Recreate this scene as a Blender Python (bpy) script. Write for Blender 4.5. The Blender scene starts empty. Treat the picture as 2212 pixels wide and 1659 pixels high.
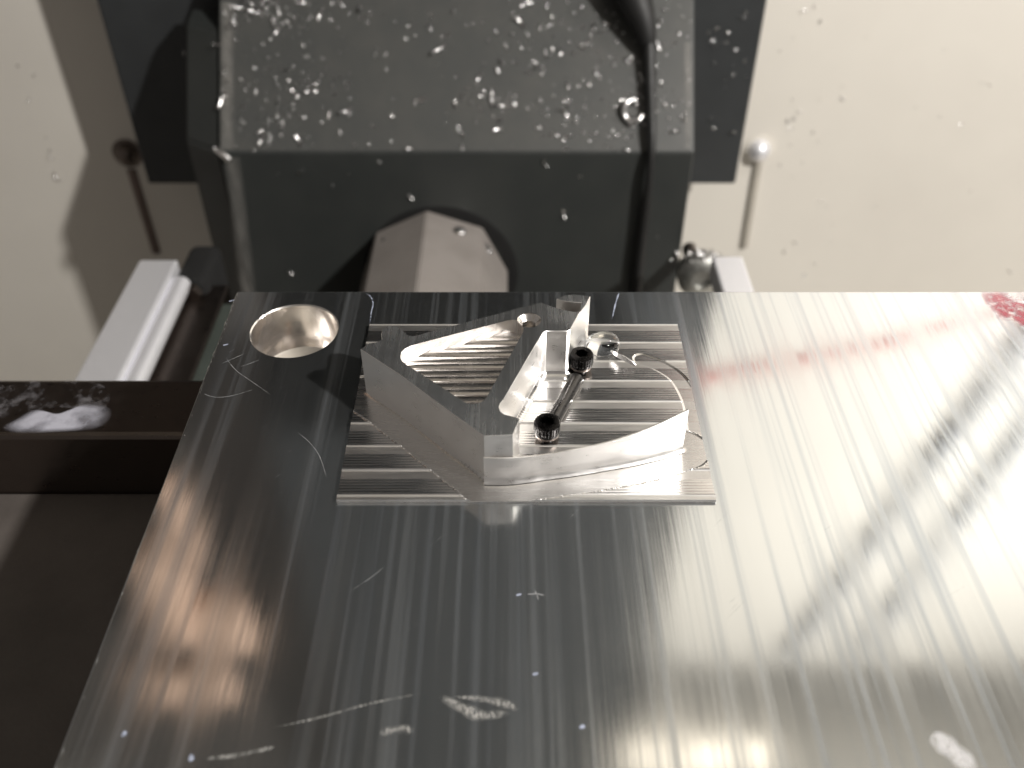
import bpy, bmesh, math, random
import numpy as np
from mathutils import Vector, Matrix, noise
from mathutils.geometry import tessellate_polygon
random.seed(7); np.random.seed(7)
S = bpy.context.scene
COL = S.collection
R = math.radians
# one Blender unit is one centimetre
S.unit_settings.system = 'METRIC'; S.unit_settings.scale_length = 0.01

# ------------------------------------------------------------------ camera
PITCH = 40.8; CAMZ = 14.0; FPX = 2020.0
cd = bpy.data.cameras.new('camera'); cam = bpy.data.objects.new('camera', cd); COL.objects.link(cam)
cam.location = (0, 0, CAMZ); cam.rotation_euler = (R(90 - PITCH), 0, 0)
cd.sensor_width = 36.0; cd.lens = 36.0 * FPX / 2212.0
cd.clip_start = 0.5; cd.clip_end = 500
cd.dof.use_dof = True; cd.dof.focus_distance = 21.0; cd.dof.aperture_fstop = 0.15
S.camera = cam

# ------------------------------------------------------------------ world, exposure
W = bpy.data.worlds.new('World'); S.world = W; W.use_nodes = True
bgn = W.node_tree.nodes['Background']
bgn.inputs[0].default_value = (0.70, 0.64, 0.59, 1); bgn.inputs[1].default_value = 0.22
S.view_settings.view_transform = 'Standard'; S.view_settings.look = 'None'
S.view_settings.exposure = 0.0; S.view_settings.gamma = 1.0
S.cycles.max_bounces = 10; S.cycles.glossy_bounces = 6; S.cycles.use_denoising = True
S.cycles.sample_clamp_indirect = 8.0

# ------------------------------------------------------------------ lamps of the machine
def area_lamp(name, loc, target, size, power, colr, size_y=None):
    l = bpy.data.lights.new(name, 'AREA'); o = bpy.data.objects.new(name, l); COL.objects.link(o)
    l.size = size; l.energy = power; l.color = colr
    if size_y: l.shape = 'RECTANGLE'; l.size_y = size_y
    o.location = loc
    o.rotation_euler = (Vector(target) - Vector(loc)).to_track_quat('-Z', 'Y').to_euler()
    return o
area_lamp('key_lamp', (66, -14, 62), (0, 25, -5), 3.5, 142000, (1.0, 0.965, 0.92))
area_lamp('wall_lamp', (62, 28, 50), (20, 59, 20), 8, 14000, (1.0, 0.965, 0.92), 8)
area_lamp('ceiling_lamp', (18, 44.5, 71.5), (18, 44.4, 0), 14, 320, (1.0, 0.86, 0.68), 3)

# ------------------------------------------------------------------ geometry helpers
CT, ST = math.cos(R(PITCH)), math.sin(R(PITCH))
def ray(px, py):
    u = (px - 1106.0) / FPX; v = (829.5 - py) / FPX
    return Vector((u, CT + v * ST, -ST + v * CT))
def gz(px, py, z=0.0):
    d = ray(px, py); t = (z - CAMZ) / d.z
    return Vector((d.x * t, d.y * t, z))
def gy(px, py, y):
    d = ray(px, py); t = y / d.y
    return Vector((d.x * t, y, CAMZ + d.z * t))
def gplane(px, py, p0, n):
    d = ray(px, py); o = Vector((0, 0, CAMZ)); t = (Vector(p0) - o).dot(n) / d.dot(n)
    return o + d * t
def mirror_pt(px, py, y):
    """where the plate's mirror image at this pixel lies, at distance y"""
    p = gy(px, py, y); return Vector((p.x, y, -p.z))

def tag(o, label=None, cat=None, group=None, kind=None):
    if label: o['label'] = label
    if cat: o['category'] = cat
    if group: o['group'] = group
    if kind: o['kind'] = kind
    return o
def thing(name, loc, label, cat, group=None):
    o = bpy.data.objects.new(name, None); COL.objects.link(o); o.location = loc
    o.empty_display_size = 0.5
    return tag(o, label, cat, group)
def mesh_obj(name, verts, faces, mat, parent=None, smooth=False, autosmooth=None):
    off = Vector((0, 0, 0))
    q = parent
    while q is not None:
        off += q.location; q = q.parent
    me = bpy.data.meshes.new(name)
    me.from_pydata([tuple(Vector(v) - off) for v in verts], [], faces)
    me.update(calc_edges=True)
    o = bpy.data.objects.new(name, me); COL.objects.link(o)
    if mat: me.materials.append(mat)
    if parent is not None: o.parent = parent
    if smooth:
        me.polygons.foreach_set('use_smooth', [True] * len(me.polygons))
        if autosmooth: me.set_sharp_from_angle(angle=R(autosmooth))
    return o
def bm_obj(name, bm, mat, parent=None, smooth=False, ang=35):
    bmesh.ops.recalc_face_normals(bm, faces=bm.faces)
    bm.verts.index_update()
    v = [x.co.copy() for x in bm.verts]; f = [[y.index for y in x.verts] for x in bm.faces]
    bm.free()
    return mesh_obj(name, v, f, mat, parent, smooth, ang if smooth else None)
def box_bm(lo, hi, bevel=0.0, seg=2, bm=None):
    b = bmesh.new()
    bmesh.ops.create_cube(b, size=1)
    lo, hi = Vector(lo), Vector(hi)
    for v in b.verts: v.co = Vector([(lo[i] + hi[i]) / 2 + v.co[i] * (hi[i] - lo[i]) for i in range(3)])
    if bevel: bmesh.ops.bevel(b, geom=b.edges[:], offset=bevel, segments=seg, affect='EDGES', profile=0.5)
    if bm is None: return b
    me = bpy.data.meshes.new('tmp'); b.to_mesh(me); b.free(); bm.from_mesh(me); bpy.data.meshes.remove(me)
    return bm
def prism_bm(pts, z0, z1, bevel=0.0, seg=2):
    b = bmesh.new()
    lo = [b.verts.new((p[0], p[1], z0)) for p in pts]; hi = [b.verts.new((p[0], p[1], z1)) for p in pts]
    b.faces.new(lo[::-1]); b.faces.new(hi)
    n = len(pts)
    for i in range(n): b.faces.new((lo[i], lo[(i + 1) % n], hi[(i + 1) % n], hi[i]))
    bmesh.ops.recalc_face_normals(b, faces=b.faces)
    if bevel: bmesh.ops.bevel(b, geom=b.edges[:], offset=bevel, segments=seg, affect='EDGES', profile=0.5)
    return b
def profile_x_bm(prof, x0, x1, bevel=0.0, seg=2):
    """(y, z) profile extruded along x"""
    b = bmesh.new()
    lo = [b.verts.new((x0, p[0], p[1])) for p in prof]; hi = [b.verts.new((x1, p[0], p[1])) for p in prof]
    b.faces.new(lo[::-1]); b.faces.new(hi)
    n = len(prof)
    for i in range(n): b.faces.new((lo[i], lo[(i + 1) % n], hi[(i + 1) % n], hi[i]))
    bmesh.ops.recalc_face_normals(b, faces=b.faces)
    if bevel: bmesh.ops.bevel(b, geom=b.edges[:], offset=bevel, segments=seg, affect='EDGES', profile=0.5)
    return b
def lathe(prof, n, c, axis='Z', fn=None):
    """rings of (r, h); returns verts, faces"""
    vs, fs = [], []
    for (r, h) in prof:
        for k in range(n):
            a = 2 * math.pi * k / n
            rr = r * (fn(a, r, h) if fn else 1)
            if axis == 'Z': p = (c[0] + rr * math.cos(a), c[1] + rr * math.sin(a), c[2] + h)
            else: p = (c[0] + rr * math.cos(a), c[1] + h, c[2] + rr * math.sin(a))
            vs.append(p)
    for i in range(len(prof) - 1):
        for k in range(n):
            fs.append((i * n + k, i * n + (k + 1) % n, (i + 1) * n + (k + 1) % n, (i + 1) * n + k))
    return vs, fs
def catmull(P, n=8, closed=False):
    P = [Vector(p) for p in P]; out = []
    m = len(P); rng = range(m) if closed else range(m - 1)
    for i in rng:
        if closed: p0, p1, p2, p3 = P[i - 1], P[i], P[(i + 1) % m], P[(i + 2) % m]
        else: p0, p1, p2, p3 = P[max(i - 1, 0)], P[i], P[i + 1], P[min(i + 2, m - 1)]
        for k in range(n):
            t = k / n
            out.append(0.5 * ((2 * p1) + (p2 - p0) * t + (2 * p0 - 5 * p1 + 4 * p2 - p3) * t * t + (3 * p1 - p0 - 3 * p2 + p3) * t ** 3))
    if not closed: out.append(P[-1])
    return out
def tube(name, pts, rad, mat, parent=None, n=12, sub=8):
    P = catmull(pts, sub)
    rf = rad if callable(rad) else (lambda t: rad)
    vs, fs = [], []
    nrm = Vector((0.3, 0.2, 1)).normalized()
    for i, p in enumerate(P):
        t = (P[min(i + 1, len(P) - 1)] - P[max(i - 1, 0)]).normalized()
        nrm = (nrm - t * nrm.dot(t)).normalized(); b = t.cross(nrm)
        r = rf(i / (len(P) - 1))
        for k in range(n):
            a = 2 * math.pi * k / n
            vs.append(p + nrm * (r * math.cos(a)) + b * (r * math.sin(a)))
    for i in range(len(P) - 1):
        for k in range(n):
            fs.append((i * n + k, i * n + (k + 1) % n, (i + 1) * n + (k + 1) % n, (i + 1) * n + k))
    fs.append(tuple(range(n))[::-1]); fs.append(tuple((len(P) - 1) * n + k for k in range(n)))
    return mesh_obj(name, vs, fs, mat, parent, True, 50)
def boolean(o, cutters):
    for c in cutters:
        m = o.modifiers.new('b', 'BOOLEAN'); m.operation = 'DIFFERENCE'; m.solver = 'EXACT'; m.object = c
    dg = bpy.context.evaluated_depsgraph_get(); dg.update()
    me = bpy.data.meshes.new_from_object(o.evaluated_get(dg))
    o.modifiers.clear(); old = o.data; o.data = me; me.name = old.name
    for c in cutters:
        d = c.data; bpy.data.objects.remove(c); bpy.data.meshes.remove(d)
    bpy.data.meshes.remove(old)

# ------------------------------------------------------------------ materials
class NT:
    def __init__(s, name):
        s.m = bpy.data.materials.new(name); s.m.use_nodes = True
        s.t = s.m.node_tree; s.p = s.t.nodes['Principled BSDF']
    def n(s, typ, **k):
        x = s.t.nodes.new(typ)
        for a, b in k.items():
            if a.startswith('i_'):
                key = a[2:]; key = int(key) if key.isdigit() else key.replace('_', ' ')
                x.inputs[key].default_value = b
            else: setattr(x, a, b)
        return x
    def l(s, a, b): s.t.links.new(a, b)
    def coord(s, scale=(1, 1, 1), rot=(0, 0, 0), loc=(0, 0, 0)):
        c = s.n('ShaderNodeTexCoord'); m = s.n('ShaderNodeMapping')
        m.inputs['Scale'].default_value = scale; m.inputs['Rotation'].default_value = rot; m.inputs['Location'].default_value = loc
        s.l(c.outputs['Object'], m.inputs[0]); return m.outputs[0]
    def noise(s, vec, scale=1.0, detail=3, rough=0.5):
        x = s.n('ShaderNodeTexNoise'); x.inputs['Scale'].default_value = scale
        x.inputs['Detail'].default_value = detail; x.inputs['Roughness'].default_value = rough
        s.l(vec, x.inputs['Vector']); return x.outputs['Fac']
    def rmap(s, v, a, b, c, d):
        x = s.n('ShaderNodeMapRange'); x.inputs[1].default_value = a; x.inputs[2].default_value = b
        x.inputs[3].default_value = c; x.inputs[4].default_value = d; s.l(v, x.inputs[0]); return x.outputs[0]
    def math(s, op, a, b=None):
        x = s.n('ShaderNodeMath', operation=op)
        for i, q in enumerate((a, b)):
            if q is None: continue
            if isinstance(q, (int, float)): x.inputs[i].default_value = q
            else: s.l(q, x.inputs[i])
        return x.outputs[0]
    def mix(s, f, a, b):
        x = s.n('ShaderNodeMix', data_type='RGBA')
        if isinstance(f, (int, float)): x.inputs[0].default_value = f
        else: s.l(f, x.inputs[0])
        for i, q in ((6, a), (7, b)):
            if isinstance(q, tuple): x.inputs[i].default_value = (*q, 1)
            else: s.l(q, x.inputs[i])
        return x.outputs[2]
    def bump(s, h, strength, dist):
        x = s.n('ShaderNodeBump'); x.inputs['Strength'].default_value = strength; x.inputs['Distance'].default_value = dist
        s.l(h, x.inputs['Height']); s.l(x.outputs[0], s.p.inputs['Normal']); return x
    def set(s, **k):
        for a, b in k.items(): s.p.inputs[a.replace('_', ' ')].default_value = b
        return s

def mat_plate():
    m = NT('rolled_aluminium'); m.set(Metallic=1.0)
    broad = m.noise(m.coord((1.7, 0.035, 1), (0, 0, 0.025)), 1, 2, 0.6)         # wide rolling streaks
    mid = m.noise(m.coord((5.5, 0.05, 1), (0, 0, 0.02)), 1, 3, 0.55)
    fine = m.noise(m.coord((70, 0.35, 1)), 1, 3, 0.6)
    blot = m.noise(m.coord((0.5, 0.5, 1)), 1, 4, 0.6)
    r = m.math('ADD', m.rmap(broad, 0.35, 0.68, 0.0, 0.06), m.rmap(mid, 0.50, 0.74, 0.0, 0.09))
    r = m.math('ADD', r, m.rmap(fine, 0.4, 0.7, 0.0, 0.04))
    r = m.math('ADD', r, m.rmap(blot, 0.35, 0.7, 0.055, 0.085))
    m.l(r, m.p.inputs['Roughness'])
    c = m.mix(m.rmap(mid, 0.5, 0.72, 0, 1), (0.71, 0.735, 0.745), (0.56, 0.60, 0.64))
    m.l(m.rmap(m.math('ADD', mid, m.math('MULTIPLY', broad, 0.6)), 0.82, 1.10, 0.98, 0.92), m.p.inputs['Metallic'])
    m.l(c, m.p.inputs['Base Color'])
    h = m.math('ADD', m.math('MULTIPLY', fine, 0.06), m.math('MULTIPLY', mid, 0.30))
    m.bump(h, 1.0, 0.0035)
    return m.m
def mat_milled(name, base, rough, scl=(30, 30, 4), b=0.002, var=0.08):
    m = NT(name); m.set(Metallic=1.0, Base_Color=(*base, 1))
    n = m.noise(m.coord(scl), 1, 3, 0.6); n2 = m.noise(m.coord((3, 3, 3)), 1, 3, 0.5)
    m.l(m.math('ADD', m.rmap(n, 0.3, 0.7, rough - var / 2, rough + var / 2), m.rmap(n2, 0.35, 0.7, -var / 2, var / 2)), m.p.inputs['Roughness'])
    m.bump(n, 1.0, b)
    return m.m
def mat_paint(name, base, rough=0.45, grain=0.0, dirt=None, spec=0.5, dscale=0.4):
    m = NT(name); m.set(Roughness=rough)
    n = m.noise(m.coord((dscale,) * 3), 1, 5, 0.6)
    d = dirt or tuple(x * 0.8 for x in base)
    m.l(m.mix(m.rmap(n, 0.4, 0.7, 0, 1), base, d), m.p.inputs['Base Color'])
    g = m.noise(m.coord((9, 9, 9)), 1, 3, 0.6)
    m.l(m.rmap(g, 0.3, 0.7, rough - 0.07, rough + 0.07), m.p.inputs['Roughness'])
    if grain: m.bump(g, 0.6, grain)
    return m.m
M_PLATE = mat_plate()
M_TOP = None
def mat_top():
    m = NT('streaked_bracket_top'); m.set(Metallic=1.0)
    mid = m.noise(m.coord((10, 0.25, 1), (0, 0, 0.25)), 1, 4, 0.6); fine = m.noise(m.coord((60, 1.2, 1), (0, 0, 0.3)), 1, 3, 0.6); blot = m.noise(m.coord((0.7, 0.7, 1)), 1, 3, 0.5)
    m.l(m.math('ADD', m.rmap(mid, 0.4, 0.7, 0.15, 0.30), m.rmap(blot, 0.4, 0.65, 0, 0.1)), m.p.inputs['Roughness'])
    m.l(m.mix(m.rmap(mid, 0.45, 0.72, 0, 1), (0.82, 0.83, 0.83), (0.6, 0.63, 0.66)), m.p.inputs['Base Color'])
    m.bump(m.math('ADD', fine, mid), 1.0, 0.003); m.p.inputs['Metallic'].default_value = 0.96
    return m.m
M_TOP = mat_top()
M_WALL_MILLED = mat_milled('side_milled_aluminium', (0.90, 0.885, 0.87), 0.33, (2, 2, 26), 0.0035)
M_FLOOR = mat_milled('face_milled_aluminium', (0.88, 0.87, 0.86), 0.20, (0.8, 30, 30), 0.0030)
M_BASE = NT('striped_face_milling'); M_BASE.set(Metallic=1.0, Base_Color=(0.88, 0.87, 0.86, 1))
_a = M_BASE.n('ShaderNodeAttribute', attribute_name='finish')
_n = M_BASE.noise(M_BASE.coord((1.2, 14, 14)), 1, 3, 0.6)
M_BASE.l(M_BASE.math('ADD', M_BASE.rmap(_a.outputs['Fac'], 0, 1, 0.21, 0.34), M_BASE.rmap(_n, 0.3, 0.7, -0.04, 0.04)), M_BASE.p.inputs['Roughness'])
M_BASE.bump(_n, 1.0, 0.0022); M_BASE = M_BASE.m
M_HOLE = mat_milled('bored_aluminium', (0.92, 0.89, 0.86), 0.20, (1, 1, 30), 0.002)
M_BLACKOX = mat_milled('black_oxide_steel', (0.022, 0.021, 0.021), 0.30, (30, 30, 30), 0.001)
M_CHIP = mat_milled('chip_aluminium', (0.95, 0.94, 0.94), 0.26, (20, 20, 20), 0.002)
M_COVER = mat_paint('dark_grey_cover_paint', (0.030, 0.033, 0.032), 0.45, 0.01, (0.036, 0.039, 0.037))
M_SLOPE_LIT = mat_paint('lit_slope_cover_paint', (0.058, 0.060, 0.058), 0.42, 0.012, (0.070, 0.070, 0.066), dscale=0.5)  # lighter copy of the cover paint: the slope's stronger light put into colour
M_PANEL = mat_paint('dark_grey_panel_paint', (0.032, 0.035, 0.037), 0.5, 0.01)
M_CREAM = mat_paint('cream_enclosure_paint', (0.74, 0.705, 0.64), 0.45, 0.003, (0.68, 0.645, 0.585), dscale=0.05)
M_CEIL = mat_paint('grey_beige_ceiling_paint', (0.62, 0.59, 0.53), 0.6, 0.0)
M_RUBBER = mat_paint('black_rubber', (0.012, 0.012, 0.012), 0.55, 0.01)
M_STEEL = mat_milled('dark_oiled_steel', (0.16, 0.135, 0.12), 0.33, (0.6, 8, 8), 0.002)
M_RAIL = mat_milled('ground_rail_steel', (0.80, 0.80, 0.83), 0.42, (10, 0.3, 10), 0.001); M_RAIL.node_tree.nodes['Principled BSDF'].inputs['Metallic'].default_value = 0.55
M_CASTING = mat_paint('oily_brown_casting', (0.105, 0.092, 0.084), 0.42, 0.01, (0.075, 0.066, 0.06))
M_GREEN = mat_paint('dark_green_casting_paint', (0.055, 0.065, 0.058), 0.4, 0.01)
M_RED = mat_paint('red_hose_rubber', (0.62, 0.08, 0.07), 0.5)
M_BLUE = mat_paint('blue_grey_hose', (0.44, 0.47, 0.52), 0.45)
M_TAN = mat_paint('tan_orange_paint', (0.90, 0.62, 0.46), 0.5)
M_BRASS = mat_paint('brownish_grey_housing', (0.25, 0.228, 0.212), 0.42, 0.004, (0.21, 0.19, 0.175))
M_SHADE_GRIME = mat_paint('recess_shade_and_grime', (0.004, 0.004, 0.004), 0.9)  # near black: painted shade of the recess ring, grime of the bearing block

# ------------------------------------------------------------------ machine enclosure
def struct(name, bm, mat):
    o = bm_obj(name, bm, mat); o['kind'] = 'structure'; return o
YB = 57.0
struct('back_wall', box_bm((-70, YB, -45), (75, YB + 1, 75.3)), M_CREAM)
struct('ceiling', box_bm((-70, -20, 83), (75, YB + 12, 84)), M_CEIL)
struct('machine_floor', box_bm((-70, 5, -46), (75, YB, -45.002)), M_CREAM)

# dark column panel, hung before the back wall
YP = 53.0
pl = gy(320, 398, YP); pr = gy(1590, 390, YP)
col_ = thing('column_panel', (0, YP, pl.z), 'flat dark grey sheet panel hanging before the cream back wall behind the sloped cover', 'machine panel')
bm_obj('panel_sheet', box_bm((pl.x, YP, pl.z), (pr.x, YP + 1.6, 82.8), 0.15), M_PANEL, col_)

# protruding cover block
YC = 45.0
e = gy(800, 330, YC); ZE = e.z
xl = gy(472, 330, YC).x; xr = gy(1500, 330, YC).x; xll = gy(385, 332, YC).x
SL = R(49.2); cs, sn = math.cos(SL), math.sin(SL)
cov = thing('way_cover', (0, YC, -30), 'dark grey sloped cover block with vertical front face strewn with aluminium chips', 'machine cover')
s1 = 12.0
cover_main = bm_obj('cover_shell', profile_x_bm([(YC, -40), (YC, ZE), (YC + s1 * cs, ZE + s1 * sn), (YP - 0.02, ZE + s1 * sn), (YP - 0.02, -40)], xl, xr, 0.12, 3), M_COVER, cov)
cover_main.data.materials.append(M_SLOPE_LIT)
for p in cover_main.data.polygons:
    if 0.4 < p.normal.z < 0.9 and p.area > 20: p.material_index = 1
fac = bmesh.new()
s2 = 6.3; yo = 1.5
prof = [(0, -40), (0, ZE), (s2 * cs, ZE + s2 * sn), (YP - YC - 1.6, ZE + s2 * sn + 0.3), (YP - YC - 1.6, -40)]
a = [fac.verts.new((xl - 0.0, YC + 0.12 + p[0], p[1])) for p in prof]
b = [fac.verts.new((xll, YC + yo + p[0] * (1 if i < 3 else 0.85), p[1])) for i, p in enumerate(prof)]
for i in range(5): fac.faces.new((a[i], a[(i + 1) % 5], b[(i + 1) % 5], b[i]))
fac.faces.new(a); fac.faces.new(b[::-1])
bmesh.ops.recalc_face_normals(fac, faces=fac.faces)
bmesh.ops.bevel(fac, geom=fac.edges[:], offset=0.15, segments=2, affect='EDGES')
bm_obj('side_facet', fac, M_COVER, cov)
# edge highlight painted as pale soft streaks down the corner of the cover
def soft_sheet(name, L, Rr, mat, parent):
    vs, fs, soft = [], [], []
    for a_, b_ in zip(L, Rr):
        for q_ in range(5): vs.append(a_.lerp(b_, q_ / 4)); soft.append((0, .7, 1, .7, 0)[q_])
    for i in range(len(L) - 1):
        for q_ in range(4): fs.append((5 * i + q_, 5 * i + q_ + 1, 5 * i + q_ + 6, 5 * i + q_ + 5))
    o = mesh_obj(name, vs, fs, mat, parent); at = o.data.attributes.new('soft', 'FLOAT', 'POINT'); at.data.foreach_set('value', soft)
def mat_streak():
    m = NT('painted_edge_highlight'); m.set(Base_Color=(0.30, 0.29, 0.27, 1), Roughness=0.5)
    at = m.n('ShaderNodeAttribute', attribute_name='soft'); nz = m.noise(m.coord((1.2, 1.2, 0.5)), 1, 4, 0.6)
    m.l(m.math('MULTIPLY', m.rmap(nz, 0.3, 0.65, 0.12, 0.55), at.outputs['Fac']), m.p.inputs['Alpha']); return m.m
M_STRK = mat_streak()
slope_n = Vector((0, -sn, cs)); slope_p = Vector((0, YC, ZE))
def on_slope(px, py, lift=0.0): return gplane(px, py, slope_p + slope_n * lift, slope_n)
yy = np.linspace(5, 322, 12)
soft_sheet('edge_highlight_streak', [on_slope(474, y, .02) for y in yy], [on_slope(508, y, .02) for y in yy], M_STRK, cov)
soft_sheet('edge_highlight_streak', [on_slope(1476, y, .02) for y in yy[3:]], [on_slope(1496, y, .02) for y in yy[3:]], M_STRK, cov)
yy = np.linspace(340, 640, 8)
soft_sheet('edge_highlight_streak', [gy(480 + (y - 330) * .12, y, YC - .02) for y in yy], [gy(520 + (y - 330) * .12, y, YC - .02) for y in yy], M_STRK, cov)
# near-black ring with the recess's shade painted in, and octagonal housing
oc = gy(953, 592, YC)
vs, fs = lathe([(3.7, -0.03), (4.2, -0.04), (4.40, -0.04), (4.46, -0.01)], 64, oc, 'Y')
rim = mesh_obj('recess_shade_ring', vs, fs, M_SHADE_GRIME, cov, True, 40)
hs = thing('octagonal_housing', (oc.x, YC - 6, oc.z), 'grey metal octagonal housing sticking out of a round recess in the dark cover', 'motor housing')
ob = bmesh.new(); nn = 8
rr = 4.2
r0 = [ob.verts.new((oc.x - 0.35 + rr * math.sin(2 * math.pi * k / nn + R(-3)), YC - 0.02, oc.z + rr * math.cos(2 * math.pi * k / nn + R(-3)))) for k in range(nn)]
r1 = [ob.verts.new((v.co.x, YC - 8.5, v.co.z)) for v in r0]
for k in range(nn): ob.faces.new((r0[k], r0[(k + 1) % nn], r1[(k + 1) % nn], r1[k]))
ob.faces.new(r0); ob.faces.new(r1[::-1])
bmesh.ops.recalc_face_normals(ob, faces=ob.faces)
bmesh.ops.bevel(ob, geom=ob.edges[:], offset=0.06, segments=2, affect='EDGES')
bm_obj('housing_body', ob, M_BRASS, hs, True, 30)
for (px, py, s) in ((990, 505, 0.35), (826, 520, 0.2), (1065, 518, 0.3), (1073, 533, 0.18)):
    p = gy(px, py, YC - 1.2)
    v, f = lathe([(0.001, 0.22), (0.6, 0.2), (0.9, 0.1), (1.0, 0.0)], 10, (0, 0, 0))
    d = Vector(((px - 953) / 160, 0, 0.9)).normalized()
    q = d.to_track_quat('Z', 'Y')
    rad = 3.88
    base = Vector((oc.x - 0.35, p.y, oc.z)) + Vector((math.sin(math.atan2(p.x - oc.x + 0.35, p.z - oc.z)), 0, math.cos(math.atan2(p.x - oc.x + 0.35, p.z - oc.z)))) * (rad + 0.12)
    mesh_obj('housing_screw', [base + q @ (Vector(w) * s) for w in v], f, M_CHIP, hs, True, 60)

# black cable down the cover
slope_n = Vector((0, -sn, cs)); slope_p = Vector((0, YC, ZE))
def on_slope(px, py, lift=0.0): return gplane(px, py, slope_p + slope_n * lift, slope_n)
cab = [on_slope(1392, -60, 0.9), on_slope(1400, 60, 0.7), on_slope(1404, 180, 0.45), on_slope(1408, 300, 0.5)]
cab += [gy(1404, 372, YC - 0.5), gy(1392, 480, YC - 0.45), gy(1378, 600, YC - 0.45), gy(1370, 720, YC - 0.5)]
cabt = thing('black_cable', cab[-1], 'black rubber cable running down the dark cover from a thick sleeve', 'cable')
tube('cable_line', cab, lambda t: 0.27 + 0.06 * math.sin(t * 9), M_RUBBER, cabt, 10)
tube('cable_sleeve', [on_slope(1355, -60, 1.3), on_slope(1372, 0, 1.1), on_slope(1390, 50, 0.9), on_slope(1400, 95, 0.6)], lambda t: 1.15 - 0.75 * t, M_RUBBER, cabt, 14)

# seams and bolt heads on the back wall
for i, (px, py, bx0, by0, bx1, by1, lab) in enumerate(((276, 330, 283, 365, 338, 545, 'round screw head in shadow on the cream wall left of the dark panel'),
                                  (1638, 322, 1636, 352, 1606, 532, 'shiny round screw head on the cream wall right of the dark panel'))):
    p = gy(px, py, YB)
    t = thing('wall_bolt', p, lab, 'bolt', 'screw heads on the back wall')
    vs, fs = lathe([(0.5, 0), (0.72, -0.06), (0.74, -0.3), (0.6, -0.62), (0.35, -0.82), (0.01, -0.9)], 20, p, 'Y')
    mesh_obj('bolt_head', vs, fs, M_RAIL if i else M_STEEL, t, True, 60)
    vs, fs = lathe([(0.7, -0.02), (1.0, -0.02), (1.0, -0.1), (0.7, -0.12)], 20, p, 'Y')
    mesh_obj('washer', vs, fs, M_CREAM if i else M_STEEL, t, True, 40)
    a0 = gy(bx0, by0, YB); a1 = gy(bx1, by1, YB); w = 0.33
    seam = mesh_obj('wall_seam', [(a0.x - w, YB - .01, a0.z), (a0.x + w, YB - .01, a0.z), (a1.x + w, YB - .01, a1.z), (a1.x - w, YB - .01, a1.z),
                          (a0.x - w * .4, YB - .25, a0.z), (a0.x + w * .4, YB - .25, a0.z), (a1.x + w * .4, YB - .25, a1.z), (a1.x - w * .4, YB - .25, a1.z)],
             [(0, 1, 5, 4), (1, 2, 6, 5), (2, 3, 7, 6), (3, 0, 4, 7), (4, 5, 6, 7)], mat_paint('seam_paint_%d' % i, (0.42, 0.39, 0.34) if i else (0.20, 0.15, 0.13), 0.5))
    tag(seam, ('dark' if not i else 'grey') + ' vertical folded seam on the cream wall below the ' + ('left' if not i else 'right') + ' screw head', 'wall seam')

# slide bed, rails, end block
bed = thing('slide_bed', (-3, 35, -30), 'dark green cast machine bed between the two rails behind the plate', 'machine bed')
bm_obj('bed_casting', box_bm((-15.2, 22, -40), (8.8, 35.3, -11.4), 0.3), M_GREEN, bed)
def rail(x0, x1, y0, y1, z, lab):
    t = thing('linear_rail', ((x0 + x1) / 2, y0, z), lab, 'rail', 'rails beside the machine bed')
    bm_obj('rail_bar', box_bm((x0, y0, z - 1.2), (x1, y1, z), 0.12), M_RAIL, t)
    return t
p0 = gz(160, 818, -10); p1 = gz(258, 818, -10); pf = gz(335, 560, -10)
rl = rail(p0.x, p1.x, 22, pf.y, -10, 'pale flat steel rail on the left beside a thinner round rod')
bm_obj('rail_base', box_bm((p0.x + 0.2, 22, -20), (p1.x + 2.2, pf.y - 0.3, -11.21), 0.1), M_STEEL, rl)
q0 = gz(285, 818, -10.4); q1y = gz(370, 605, -10.4).y
rod = tube('guide_rod', [Vector((q0.x + 0.1, 22, -10.6)), Vector((q0.x + 0.1, 28, -10.6)), Vector((q0.x + 0.1, q1y, -10.6))], 0.42, M_RAIL, None, 16)
tag(rod, 'thin round polished rod running beside the left flat rail', 'rod')
r0_ = gz(1535, 560, -10); r1_ = gz(1607, 560, -10)
rail(r0_.x + 0.1, r1_.x, 22, r0_.y + .3, -10, 'pale flat steel rail on the right partly hidden behind the plate')
eb = thing('bearing_block', (-14, 38.5, -12), 'black grimy bearing block at the far end of the left rail', 'bearing block')
k = gz(398, 575, -10)
bm_obj('block_body', box_bm((k.x - 0.5, k.y - 0.6, -13), (k.x + 1.0, k.y + 2.6, -10.4), 0.4, 3), M_SHADE_GRIME, eb, True)
vs, fs = lathe([(0.5, 0.0), (0.45, -0.35), (0.01, -0.38)], 6, (k.x + 0.3, k.y - 0.6, -11.0), 'Y')
mesh_obj('block_screw', vs, fs, M_STEEL, eb)
# grimy knob, lower right of the cover
k = gy(1512, 588, 41.5)
kb = thing('round_knob', k, 'grimy grey round knob beside the dark cover next to the right rail', 'knob')
vs, fs = lathe([(0.9, 0.6), (1.25, 0.3), (1.25, -0.5), (1.0, -0.75), (0.55, -0.8), (0.5, -0.55), (0.01, -0.55)], 28, k, 'Y')
mesh_obj('knob_body', vs, fs, mat_milled('dull_grey_metal', (0.42, 0.42, 0.40), 0.45, (6, 6, 6), 0.01), kb, True, 40)
tube('knob_stem', [k + Vector((0, 0.4, -.5)), k + Vector((0, 2, -.7)), k + Vector((0, 3.45, -.7))], 0.4, M_STEEL, kb, 12)

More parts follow.
